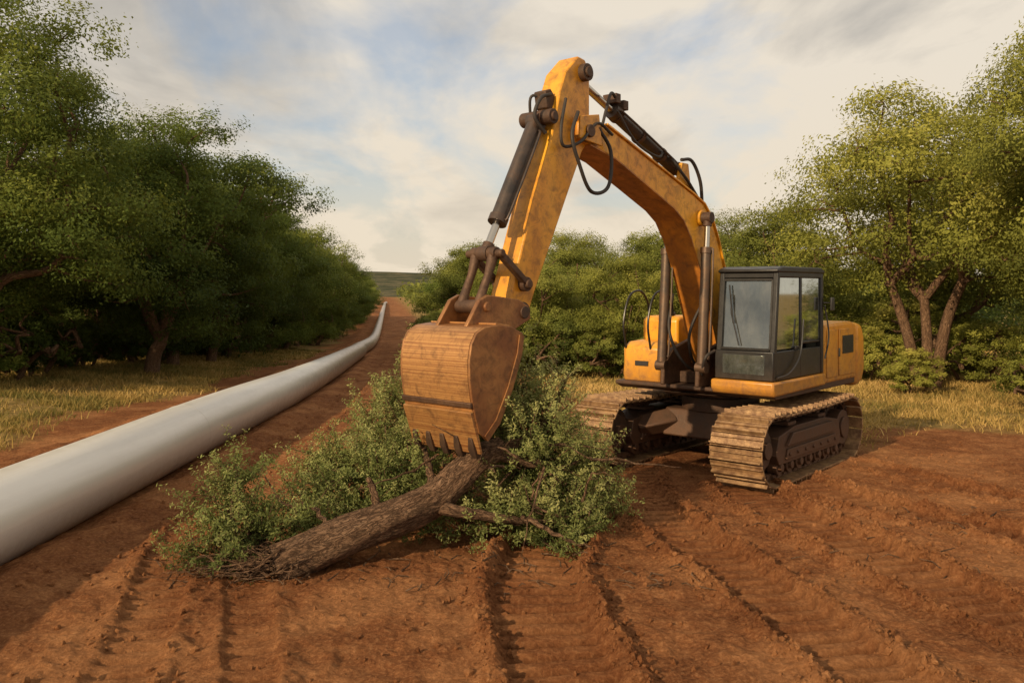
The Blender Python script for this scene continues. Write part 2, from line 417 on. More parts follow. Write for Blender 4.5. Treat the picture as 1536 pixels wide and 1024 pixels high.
bm = bmesh.new(); bmesh.ops.create_icosphere(bm, subdivisions=1, radius=1)
bm.verts.ensure_lookup_table()
ico_v = np.array([v.co[:] for v in bm.verts]); ico_f = np.array([[v.index for v in f.verts] for f in bm.faces]); bm.free()
def clods(name, n_rut, n_rand):
    P = []
    for i in range(n_rut):
        c, wd, st = RP[int(rng.choice([0, 0, 1, 1, 2, 2, 2, 3, 3, 4, 5]))]
        k = rng.integers(0, len(c)-1); p = c[k]+(c[k+1]-c[k])*rng.random(); e = c[k+1]-c[k]; e = e/np.linalg.norm(e)
        off = (wd*.64+rng.normal()*.09)*rng.choice([-1, 1])
        P.append((p[0]-e[1]*off, p[1]+e[0]*off))
    P = np.array(P+[(rng.uniform(-5, 9), rng.uniform(5, 17)) for _ in range(n_rand)])
    n = len(P); s = .006+.032*rng.random(n)**3.0
    z, _ = ground_z(P[:, 0], P[:, 1])
    V = ico_v[None]*(1+rng.uniform(-.35, .35, (n, len(ico_v), 1)))*s[:, None, None]*rng.uniform(.6, 1.2, (n, 1, 3))
    V = V+np.stack([P[:, 0], P[:, 1], z+s*.2], -1)[:, None]
    Fc = ico_f[None]+np.arange(n)[:, None, None]*len(ico_v)
    me = mesh_np(name, V.reshape(-1, 3), Fc.reshape(-1, 3), False); me.materials.append(M_dirt)
    o = link(bpy.data.objects.new(name, me)); o['kind'] = 'stuff'; o['label'] = 'loose clods of red soil on the dirt'; o['category'] = 'soil'
clods('soil_clods', 13000, 3500)

# ------------------------------------------------------------ pipe
py = np.concatenate([np.arange(-6, 60, .5), np.arange(60, 320, 2)])
pr = .50
pz = pr-.05+drop(py)
path = np.stack([pipe_x(py), py, pz], -1)
def smo(a, k=15): return np.convolve(np.pad(a, k//2, 'edge'), np.ones(k)/k, 'valid')
path[:, 0] = smo(path[:, 0]); path[:, 2] = smo(path[:, 2])
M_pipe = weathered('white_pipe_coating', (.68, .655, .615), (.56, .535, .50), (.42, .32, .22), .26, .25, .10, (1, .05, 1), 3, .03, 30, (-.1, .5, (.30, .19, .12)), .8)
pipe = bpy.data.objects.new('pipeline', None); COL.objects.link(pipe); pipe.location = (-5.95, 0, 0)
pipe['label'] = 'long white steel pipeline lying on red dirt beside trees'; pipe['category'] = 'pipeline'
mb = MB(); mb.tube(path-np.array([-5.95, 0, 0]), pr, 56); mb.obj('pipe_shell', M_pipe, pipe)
for i, yy in enumerate(np.arange(3, 130, 12.0)):
    c = np.array([np.interp(yy, py, path[:, 0])+5.95, yy, np.interp(yy, py, path[:, 2])])
    dx = np.interp(yy+.1, py, path[:, 0])-np.interp(yy-.1, py, path[:, 0]); t = np.array([dx/.2, 1, 0]); t /= np.linalg.norm(t)
    mb = MB(); mb.tube([c-t*.02, c-t*.008, c+t*.008, c+t*.02], [pr+.001, pr+.005, pr+.005, pr+.001], 56, caps=False)
    mb.obj('weld_seam', M_pipe, pipe)

# ------------------------------------------------------------ foliage generators
def leaves(name, C, O, per, spread, L, W, T, mat, droop=.2, upb=.35, jit=.42, tj=.045):
    n = len(C)*per
    c = np.repeat(C, per, 0); o = np.repeat(O, per, 0); t0 = np.repeat(T, per)
    p = c+rng.normal(size=(n, 3))*spread*np.array([1, 1, .75])
    nn = o*.9+rng.normal(size=(n, 3))*jit+np.array([0, 0, upb])
    nn /= np.linalg.norm(nn, axis=1)[:, None]
    t = rng.normal(size=(n, 3)); t[:, 2] -= droop; t -= nn*np.sum(t*nn, 1)[:, None]; t /= np.linalg.norm(t, axis=1)[:, None]+1e-9
    b = np.cross(nn, t); s = rng.uniform(.6, 1.3, (n, 1))
    V = np.stack([p-t*L*.5*s, p+b*W*.5*s-t*L*.08*s, p+t*L*.5*s, p-b*W*.5*s-t*L*.08*s], 1).reshape(-1, 3)
    F = np.arange(n*4).reshape(-1, 4)
    me = mesh_np(name, V, F, False)
    ti = np.clip(t0+rng.normal(size=n)*tj, 0, 1)
    fattr(me, 'tint', np.repeat(ti, 4)); me.materials.append(mat)
    return me

def tubes_mesh(name, tubes, mat, seg=8, rough=0.0):
    VV = []; FF = []; BB = []; o = 0
    for path, rad in tubes:
        path = np.asarray(path, float); n = len(path); rad = np.broadcast_to(np.asarray(rad, float), (n,))
        T, A, B = frames(path); a = np.arange(seg)*2*math.pi/seg
        ln = np.concatenate([[0], np.cumsum(np.linalg.norm(np.diff(path, axis=0), axis=1))])
        rr = rad[:, None]*np.ones(seg)[None]
        if rough:
            rr = rr*(1+rough*(np.sin(3*a[None]+ln[:, None]*2.1)+.7*np.sin(5*a[None]-ln[:, None]*3.7+1)+.5*np.sin(9*a[None]+ln[:, None]*5+2))+rough*1.5*(rng.random(rr.shape)-.5))
        V = path[:, None]+rr[..., None]*(np.cos(a)[None, :, None]*A[:, None]+np.sin(a)[None, :, None]*B[:, None])
        VV.append(V.reshape(-1, 3))
        bk = np.stack([rad[:, None]*np.cos(a)[None], rad[:, None]*np.sin(a)[None], ln[:, None]+0*a[None]+o*.37], -1)
        BB.append(bk.reshape(-1, 3))
        i, j = np.meshgrid(np.arange(n-1), np.arange(seg), indexing='ij')
        f = np.stack([i*seg+j, i*seg+(j+1) % seg, (i+1)*seg+(j+1) % seg, (i+1)*seg+j], -1).reshape(-1, 4)+o
        FF.append(f)
        for base in (0, (n-1)*seg):
            for k in range(1, seg//2):
                FF.append(np.array([[base+(k-1), base+k, base+(seg-1-k), base+(seg-k) % seg]])+o)
        o += n*seg
    V = np.concatenate(VV); me = mesh_np(name, V, np.concatenate(FF), True)
    a = me.attributes.new('bark', 'FLOAT_VECTOR', 'POINT'); a.data.foreach_set('vector', np.concatenate(BB).astype(np.float32).ravel())
    me.materials.append(mat); return me

def tree_variant(i, H, Rr, base, nclump=40, L=.12, W=.056, sprays=30, per=54, multi=False, gap=.27, cs=(.20, .32)):
    C = []
    cz = (base+H)/2; hz = (H-base)/2
    tries = 0
    while len(C) < nclump and tries < 6000:
        tries += 1
        u = rng.normal(size=3); u /= np.linalg.norm(u); r = rng.uniform(.30, 1)**.5
        p = np.array([u[0]*Rr*r, u[1]*Rr*r, cz+u[2]*hz*r])
        prof = 1.0-.25*max(0, (p[2]-cz)/hz)
        lob = .78+.30*math.sin(2.3*math.atan2(u[1], u[0])+i*1.7+p[2]*.7)
        p[0] *= prof*lob; p[1] *= prof*lob
        if all(np.linalg.norm((p-q)*np.array([1, 1, 1.35])) > Rr*gap for q in C): C.append(p)
    C = np.array(C)
    tubes = []; fork = np.array([0, 0, max(.8, base*.9+.3)])
    lean = rng.uniform(-.35, .35, 2)
    stems = [[(0, 0, -.6), (lean[0]*.3, lean[1]*.3, fork[2]*.5), (lean[0], lean[1], fork[2])]]
    if multi: stems += [[(.15, .05, -.6), (.6, .2, fork[2]*.6), (1.1, .3, fork[2]*1.15)], [(-.1, .1, -.6), (-.5, .3, fork[2]*.7), (-1.0, .5, fork[2]*1.2)]]
    tr = .020*H+.03
    ends = []
    for s in stems:
        pth = catmull(s, 5); tubes.append((pth, np.linspace(tr*1.25, tr*.9, len(pth)) if not multi else np.linspace(tr*.85, tr*.6, len(pth)))); ends.append(pth[-1])
    nl = 7; limbs = []
    for k in range(nl):
        a = 2*math.pi*k/nl+rng.uniform(-.4, .4); e = ends[k % len(ends)]
        tgt = np.array([math.cos(a)*Rr*rng.uniform(.35, .65), math.sin(a)*Rr*rng.uniform(.35, .65), cz+hz*rng.uniform(-.1, .5)])
        mid = (e+tgt)/2+rng.normal(size=3)*.35+np.array([0, 0, -.2]); m2 = e*.7+tgt*.3+rng.normal(size=3)*.15
        pth = catmull([e-np.array([0, 0, .15]), m2, mid, tgt], 5); limbs.append(pth)
        tubes.append((pth, np.linspace(tr*.62, tr*.2, len(pth))))
    allp = np.concatenate(limbs)
    for p in C:
        d = np.linalg.norm(allp-p, axis=1)+np.maximum(0, allp[:, 2]-p[2])*.6; q = allp[np.argmin(d)]
        mid = (p+q)/2+rng.normal(size=3)*.2
        pth = catmull([q, mid, p], 4); tubes.append((pth, np.linspace(.055, .014, len(pth))))
        for _ in range(4):
            dd = rng.normal(size=3); e = p+dd/np.linalg.norm(dd)*Rr*rng.uniform(.06, .16); tubes.append((np.array([p, (p+e)/2+rng.normal(size=3)*.03, e]), np.array([.014, .010, .005])))
    tm = tubes_mesh('trunk', tubes, M_bark, 8, .03)
    SC = []; SO = []; ST = []
    for p in C:
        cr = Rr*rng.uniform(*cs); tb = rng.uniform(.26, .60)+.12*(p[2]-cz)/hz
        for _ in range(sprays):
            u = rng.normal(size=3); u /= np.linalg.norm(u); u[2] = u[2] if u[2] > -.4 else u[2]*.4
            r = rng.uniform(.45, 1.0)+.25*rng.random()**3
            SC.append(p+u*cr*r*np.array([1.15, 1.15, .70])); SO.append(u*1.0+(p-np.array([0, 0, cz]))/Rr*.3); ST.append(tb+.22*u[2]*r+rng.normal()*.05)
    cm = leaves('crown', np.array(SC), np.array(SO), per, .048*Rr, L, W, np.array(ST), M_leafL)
    return tm, cm

VAR = [tree_variant(0, 10, 4.2, 1.1, 52), tree_variant(1, 8.5, 3.8, .4, 48), tree_variant(2, 7.5, 3.7, .4, 44, multi=True),
       tree_variant(3, 9.5, 4.9, 3.0, 44, multi=True, gap=.30), tree_variant(4, 11.5, 4.7, 1.2, 70, L=.11, W=.052, per=58, gap=.26, cs=(.17, .29))]
VH = [10, 8.5, 7.5, 9.5, 11.5]
SHR = []
for i in range(3):
    tm, cm = tree_variant(10+i, 2.4, 1.6, .10, 24, .085, .038, 16, 56, True); SHR.append((tm, cm))

def place(kind, vi, x, y, H, mat, label, group, rz=None, wide=1.0):
    tm, cm = (VAR[vi] if kind == 'tree' else SHR[vi]); vh = VH[vi] if kind == 'tree' else 2.4
    z = float(ground_z(np.array([x]), np.array([y]), False)[0][0])
    if kind == 'tree': H = H-float(drop(y))*.9
    s = H/vh
    e = bpy.data.objects.new(kind, None); COL.objects.link(e); e.location = (x, y, z)
    e.scale = (s*wide, s*wide, s); e.rotation_euler = (0, 0, rng.uniform(0, 6.28) if rz is None else rz)
    e['label'] = label; e['category'] = kind if kind == 'tree' else 'shrub'; e['group'] = group
    t = link(bpy.data.objects.new('trunk', tm), e); c = link(bpy.data.objects.new('crown', cm), e)
    c.material_slots[0].link = 'OBJECT'; c.material_slots[0].material = mat
    return e
LL = 'dark green leafy tree standing along the grassy strip'
LR = 'sunlit olive green tree at the edge of dry grass'
LM = 'green bushy tree in the woodland edge behind the clearing'
GLt = 'trees lining the pipeline corridor'; GRt = 'trees behind the clearing'
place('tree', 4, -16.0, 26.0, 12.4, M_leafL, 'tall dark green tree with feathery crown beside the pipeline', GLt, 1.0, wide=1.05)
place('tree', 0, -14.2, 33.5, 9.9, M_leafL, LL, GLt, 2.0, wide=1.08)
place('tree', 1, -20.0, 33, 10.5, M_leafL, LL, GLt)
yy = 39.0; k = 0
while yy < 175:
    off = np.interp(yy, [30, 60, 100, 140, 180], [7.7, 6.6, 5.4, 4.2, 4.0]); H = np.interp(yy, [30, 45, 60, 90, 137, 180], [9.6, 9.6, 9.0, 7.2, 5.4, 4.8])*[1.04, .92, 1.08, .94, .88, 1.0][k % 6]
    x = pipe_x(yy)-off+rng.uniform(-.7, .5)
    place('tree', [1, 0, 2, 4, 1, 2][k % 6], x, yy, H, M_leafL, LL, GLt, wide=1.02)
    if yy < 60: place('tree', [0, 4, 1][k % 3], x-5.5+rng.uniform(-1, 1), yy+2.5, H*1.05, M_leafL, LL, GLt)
    yy += 4.6+yy*.014; k += 1
for i in range(34):
    yy = 23.5+i*2.5; x = pipe_x(yy)-np.interp(yy, [24, 60, 100], [9.6, 7.6, 6.0])+rng.uniform(-1.0, .8)
    place('shrub', i % 3, x-.9, yy, rng.uniform(1.7, 3.3), M_leafL, 'low dark green shrub under the roadside trees', 'shrubs under the corridor trees', wide=1.3)
RT = [(4, 16.9, 24.2, 11.3, M_leafR), (3, 14.9, 30.5, 9.9, M_leafR), (1, 11.6, 38, 6.4, M_leafM), (2, 19.8, 39, 9.0, M_leafM), (4, 23.5, 31, 11.2, M_leafR),
      (1, 15.2, 46, 7.2, M_leafM), (0, 12.5, 50, 7.6, M_leafM), (2, 9.0, 46, 6.6, M_leafM), (1, 6.2, 41, 5.2, M_leafM),
      (0, 2.9, 43, 6.0, M_leafM), (2, 5.0, 36.5, 4.2, M_leafR), (2, -.6, 51, 5.0, M_leafM), (3, 4.5, 53, 6.3, M_leafM), (1, -2.4, 61, 6.2, M_leafM), (0, 1.2, 60, 6.2, M_leafM),
      (2, -3.4, 72, 6.4, M_leafM), (1, -4.6, 86, 6.4, M_leafL), (0, -1, 84, 6.8, M_leafM), (1, 9, 58, 6.6, M_leafM), (4, 27, 40, 10.5, M_leafM),
      (2, -7.6, 110, 5.4, M_leafL), (2, 1.4, 38, 4.0, M_leafM), (1, 8.6, 37.5, 4.4, M_leafR)]
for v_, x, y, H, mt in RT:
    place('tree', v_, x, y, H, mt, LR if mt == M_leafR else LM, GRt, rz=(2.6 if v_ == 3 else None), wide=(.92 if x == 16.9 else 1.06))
SH = [(13.6, 21.5, 1.8), (15.6, 20.8, 2.6), (15.8, 24, 2.0), (12.9, 27.5, 1.4), (11.2, 32, 1.8), (9.6, 34.5, 2.0), (7.6, 35, 2.2), (4.0, 35, 2.0), (2.2, 36, 2.5), (.6, 38, 2.8), (-.8, 42, 2.8),
      (-1.8, 48, 3), (-3.4, 55, 3.2), (13.8, 33, 2.0), (18.4, 22.5, 3.0), (5.8, 36, 2.3), (12.2, 35, 2.8), (10.4, 38, 2.8), (-5.2, 66, 3.2), (-7.0, 80, 3.2), (17.2, 32, 2.4), (16.8, 36, 3.2)]
for i, (x, y, h) in enumerate(SH):
    place('shrub', i % 3, x, y, h, M_leafR if x > 12.5 else M_leafM, 'bushy green shrub at the edge of the dry grass', 'shrubs at the clearing edge', wide=1.25)

def mass(name, C, per, spread, L, W, mat, label, cat):
    n = len(C); me = leaves(name, C, np.tile([[0, -.5, .5]], (n, 1)), per, spread, L, W, rng.uniform(.05, .5, n), mat)
    o = link(bpy.data.objects.new(name, me)); o['kind'] = 'stuff'; o['label'] = label; o['category'] = cat
n = 1700; yy = rng.uniform(130, 620, n); side = rng.random(n) < .5
xx = np.where(side, pipe_x(yy)-7-rng.random(n)**1.5*yy*.7, pipe_x(yy)+9+rng.random(n)**1.2*yy*.9)
mass('distant_woodland', np.stack([xx, yy, rng.uniform(-2, 2.5, n)], -1), 60, 2.0, 1.2, .8, M_leafM, 'far off green woodland along the corridor', 'woodland')
n = 620; yy = 24+rng.random(n)*120; xx = pipe_x(yy)-12.5-rng.random(n)*6-(yy < 40)*2.5
mass('undergrowth', np.stack([xx, yy, drop(yy)+.4+rng.random(n)*3.4], -1), 90, .65, .26, .14, M_leafL, 'dense dark undergrowth filling the wood beneath the trees', 'undergrowth')
n = 400; xx = rng.uniform(-2, 34, n); yy = 54+rng.random(n)*8-np.clip(xx-12, 0, 30)*.4
mass('undergrowth', np.stack([xx, yy, drop(yy)+.4+rng.random(n)*3.6], -1), 90, .7, .28, .15, M_leafL, 'dense green undergrowth filling the wood behind the clearing', 'undergrowth')
hx = np.linspace(-700, 900, 260); hy = np.linspace(560, 1300, 14)
HX, HY = np.meshgrid(hx, hy)
HZ = sstep(560, 760, HY)*(11+16*fbm(HX*.004, HY*.004, 4, 80)+5*sstep(-20, -200, HX))-4
idx = np.arange(HX.size).reshape(HX.shape); F = np.stack([idx[:-1, :-1], idx[:-1, 1:], idx[1:, 1:], idx[1:, :-1]], -1).reshape(-1, 4)
me = mesh_np('hills', np.stack([HX, HY, HZ], -1).reshape(-1, 3), F, True)
m, nt, out = new_mat('wooded_hills'); tc = nt.nodes.new('ShaderNodeTexCoord').outputs['Object']
c = ramp(nt, noise(nt, mapping(nt, tc, (1, 2, 4)), .05, 10, .75), [(.40, (.045, .052, .034)), (.5, (.075, .076, .05)), (.60, (.13, .11, .07))]).outputs[0]
b = nd(nt, 'ShaderNodeBsdfPrincipled', Roughness=1.0); b.inputs['Specular IOR Level'].default_value = 0; nt.links.new(c, b.inputs['Base Color']); nt.links.new(b.outputs[0], out.inputs[0])
me.materials.append(m); o = link(bpy.data.objects.new('hills', me)); o['kind'] = 'structure'

def grass(name, n):
    P = []
    while sum(len(p) for p in P) < n:
        k = 60000
        sel = rng.random(k) < .45
        y = 13+rng.random(k)**1.6*55
        x = np.where(sel, pipe_x(y)-3-rng.random(k)*9, pipe_x(y)+7.5+rng.random(k)*(y*.62+6))
        g = grass_mask(x, y)*(.12+1.2*sstep(.42, .54, fbm(x*.9, y*.9, 3, 90)))
        keep = (rng.random(k) < g) & (np.hypot(x-3.9, y-14.9) > 3.0)
        P.append(np.stack([x, y], -1)[keep])
    P = np.concatenate(P)[:n]
    P += rng.normal(size=P.shape)*.05
    z, _ = ground_z(P[:, 0], P[:, 1], False)
    h = rng.uniform(.06, .26, n)*(.5+.9*fbm(P[:, 0]*.6, P[:, 1]*.6, 3, 95)); a = rng.random(n)*6.28; wd = .006+.0005*P[:, 1]
    base = np.stack([P[:, 0], P[:, 1], z-.02], -1); s = np.stack([np.cos(a), np.sin(a), 0*a], -1)*wd[:, None]
    ln = rng.normal(size=(n, 3))*np.array([.6, .6, 0])*h[:, None]
    up = np.array([0, 0, 1.])[None]*h[:, None]
    V = np.stack([base-s, base+s, base+up*.6+ln*.4+s*.6, base+up+ln, base+up*.6+ln*.4-s*.6], 1).reshape(-1, 3)
    i0 = np.arange(n)*5
    F3 = np.concatenate([np.stack([i0, i0+1, i0+2], -1), np.stack([i0, i0+2, i0+4], -1), np.stack([i0+4, i0+2, i0+3], -1)])
    me = mesh_np(name, V, F3, False)
    ti = np.clip(-.02+1.15*fbm(P[:, 0]*.4, P[:, 1]*.4, 3, 97)+rng.normal(size=n)*.15-.08*(P[:, 0] < -6), 0, 1)
    fattr(me, 'tint', np.repeat(ti, 5)); me.materials.append(M_grass)
    o = link(bpy.data.objects.new(name, me)); o['kind'] = 'stuff'; o['label'] = 'short dry yellow grass along the dirt clearing'; o['category'] = 'grass'
grass('dry_grass', 170000)

# ------------------------------------------------------------ fallen tree
def gz(x, y): return float(ground_z(np.array([x]), np.array([y]), False)[0][0])
ft = bpy.data.objects.new('fallen_tree', None); COL.objects.link(ft); ft.location = (-1.3, 9.4, 0)
ft['label'] = 'uprooted tree with thick brown trunk pinned under the bucket'; ft['category'] = 'fallen tree'
OFF = np.array([-1.3, 9.4, 0.])
tp = catmull([(-2.46, 8.84, .12), (-2.12, 8.98, .22), (-1.72, 9.17, .36), (-1.25, 9.42, .49), (-.88, 9.68, .62), (-.64, 9.80, .82), (-.40, 9.90, 1.02), (-.12, 10.08, 1.12)], 12)
rad = np.interp(np.linspace(0, 1, len(tp)), [0, .12, .5, .72, .9, 1], [.215, .215, .20, .18, .15, .12])
me = tubes_mesh('trunk', [(tp-OFF, rad)], M_bark, 64, .04); link(bpy.data.objects.new('trunk', me), ft)
br = []
def branch(pts, r0, r1, n=7, j=.012):
    p = catmull(pts, n); p[1:-1] += rng.normal(size=p[1:-1].shape)*j
    br.append((p-OFF, np.linspace(r0, r1, len(p))))
branch([(-.98, 9.6, .56), (-.6, 9.55, .50), (-.2, 9.6, .42), (.2, 9.75, .34), (.6, 9.95, .28)], .085, .02, 7, .004)
branch([(-.85, 9.66, .66), (-.95, 9.95, .85), (-1.05, 10.3, 1.0), (-1.2, 10.8, 1.3)], .06, .015)
branch([(-.3, 9.95, 1.0), (.1, 10.3, 1.15), (.45, 10.7, 1.4), (.75, 11.1, 1.9)], .10, .02)
branch([(-.2, 10.0, 1.05), (.3, 10.2, .9), (.8, 10.5, .7), (1.3, 10.9, .5)], .08, .02)
branch([(-1.45, 9.35, .5), (-1.55, 9.5, .78), (-1.6, 9.55, .86)], .05, .028)
branch([(-1.9, 9.1, .42), (-2.2, 9.3, .62), (-2.5, 9.3, .66), (-2.75, 9.5, .9)], .03, .008)
branch([(.1, 9.7, .4), (.5, 9.5, .25), (.9, 9.45, .12)], .035, .010)
for i in range(60):
    x = rng.uniform(-.9, 1.0); y = rng.uniform(9.6, 11.2); z0 = rng.uniform(.15, 1.2)
    d = np.array([rng.normal()*.5, rng.normal()*.4, rng.normal()*.35]); p0 = np.array([x, y, z0])
    branch([p0, p0+d*.5+rng.normal(size=3)*.08, p0+d+rng.normal(size=3)*.1], .016, .004, 4)
me = tubes_mesh('branch', br, M_bark, 12, .04); link(bpy.data.objects.new('branch', me), ft)
br = []
for i in range(120):
    a = rng.uniform(2.0, 4.9); L = rng.uniform(.3, 1.3)
    p0 = np.array([-2.36+rng.normal()*.14, 8.90+rng.normal()*.10, .10+rng.random()*.2])
    e = p0+np.array([math.cos(a)*L, math.sin(a)*L*.5, 0]); e[2] = gz(e[0], e[1])+rng.uniform(0, .18)
    m1 = p0*.6+e*.4+rng.normal(size=3)*.06; m2 = p0*.25+e*.75+rng.normal(size=3)*.07
    m1[2] = max(m1[2], .09); m2[2] = max(m2[2], .05)
    r = rng.choice([.018, .012, .009, .007, .006, .005, .004]); branch([p0, m1, m2, e], r, r*.25, 6, .006)
me = tubes_mesh('root', br, M_bark, 10, .05); link(bpy.data.objects.new('root', me), ft)

def bush_leaves(name, blobs, parent, off, L=.044, W=.0155, dens=1.15):
    SC = []; SO = []; ST = []
    tw = []
    for cx, cy, cz, rx, ry, rz_, n in blobs:
        c = np.array([cx, cy, cz])
        for _ in range(int(n*dens)):
            u = rng.normal(size=3); u /= np.linalg.norm(u); r = rng.uniform(.3, 1.12)
            lob = .66+.62*float(vnoise(u[0]*2.8+cx*3, u[1]*2.8+u[2]*2.4, 3))
            p = c+u*np.array([rx, ry, rz_])*r*lob
            g_ = gz(p[0], p[1])
            if p[2] < g_+.05: p[2] = g_+rng.uniform(.04, .25)
            d = u*.7+rng.normal(size=3)*.45+np.array([0, 0, .4]); d /= np.linalg.norm(d); ln = rng.uniform(.2, .50)
            for k in range(6):
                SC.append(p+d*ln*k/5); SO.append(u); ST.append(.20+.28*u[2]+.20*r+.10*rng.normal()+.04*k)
            if rng.random() < .5: tw.append((np.array([c*.35+p*.65, p-d*.03+rng.normal(size=3)*.02, p+d*ln])-off, np.array([.008, .005, .003])))
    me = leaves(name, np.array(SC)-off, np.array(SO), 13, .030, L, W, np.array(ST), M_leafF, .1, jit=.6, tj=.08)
    link(bpy.data.objects.new(name, me), parent)
    if tw:
        link(bpy.data.objects.new('twig', tubes_mesh('twig', tw, M_bark, 6)), parent)
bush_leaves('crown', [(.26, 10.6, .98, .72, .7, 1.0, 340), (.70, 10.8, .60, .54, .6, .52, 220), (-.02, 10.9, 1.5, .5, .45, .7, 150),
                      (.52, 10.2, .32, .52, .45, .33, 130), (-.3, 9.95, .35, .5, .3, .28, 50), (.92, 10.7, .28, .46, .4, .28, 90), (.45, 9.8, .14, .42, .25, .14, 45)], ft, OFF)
def cut(name, base, blobs, label):
    e = bpy.data.objects.new(name, None); COL.objects.link(e); e.location = base; e['label'] = label; e['category'] = 'cut branch'; e['group'] = 'cleared brush around the fallen tree'
    b0 = np.array(base, float); tb = []
    for cx, cy, cz, rx, ry, rz_, n in blobs:
        for _ in range(4):
            q = np.array([cx, cy, cz])+rng.normal(size=3)*np.array([rx, ry, rz_])*.5
            tb.append((catmull([b0*0, (q-b0)*.5+rng.normal(size=3)*.08, q-b0], 5), np.linspace(.035, .008, 11)))
    link(bpy.data.objects.new('stem', tubes_mesh('stem', tb, M_bark, 8, .03)), e)
    bush_leaves('foliage', blobs, e, b0)
cut('leafy_branch', (-2.75, 9.1, .05), [(-2.95, 9.3, .42, .42, .4, .42, 95), (-3.05, 9.4, .85, .22, .22, .32, 34), (-2.45, 9.5, .33, .5, .4, .28, 70), (-3.1, 8.95, .2, .35, .25, .2, 40)], 'leafy green branch torn off beside the trunk base')
cut('leafy_branch', (-1.6, 10.6, .05), [(-1.9, 10.7, .66, .6, .5, .52, 160), (-1.2, 10.6, .75, .55, .5, .5, 120), (-2.4, 10.7, .42, .45, .4, .4, 80), (-1.5, 10.2, .3, .7, .4, .28, 90)], 'broad heap of leafy branches behind the fallen trunk')
cut('leafy_branch', (-1.2, 12.0, .05), [(-1.3, 12.0, 1.15, .7, .5, 1.05, 210), (-1.8, 11.8, .8, .5, .5, .75, 120), (-.5, 11.9, 1.0, .7, .5, .9, 150)], 'tall pile of uprooted leafy brush behind the bucket')
tw = []
for i in range(190):
    x = rng.uniform(-3.8, 1.9) if i < 130 else rng.uniform(3, 8.5); y = rng.uniform(8.3, 9.9) if i < 130 else rng.uniform(8.5, 12); a = rng.random()*6.28; L = rng.uniform(.06, .28)
    zg = float(ground_z(np.array([x]), np.array([y]))[0][0])+.015
    tw.append((np.array([(x, y, zg), (x+math.cos(a)*L*.5, y+math.sin(a)*L*.5, zg+.03), (x+math.cos(a+.3)*L, y+math.sin(a+.3)*L, zg+rng.uniform(0, .05))]), np.array([.008, .007, .003])))
o = link(bpy.data.objects.new('twig_litter', tubes_mesh('twig_litter', tw, M_bark, 6))); o['kind'] = 'stuff'; o['label'] = 'broken twigs scattered over the red dirt'; o['category'] = 'twigs'

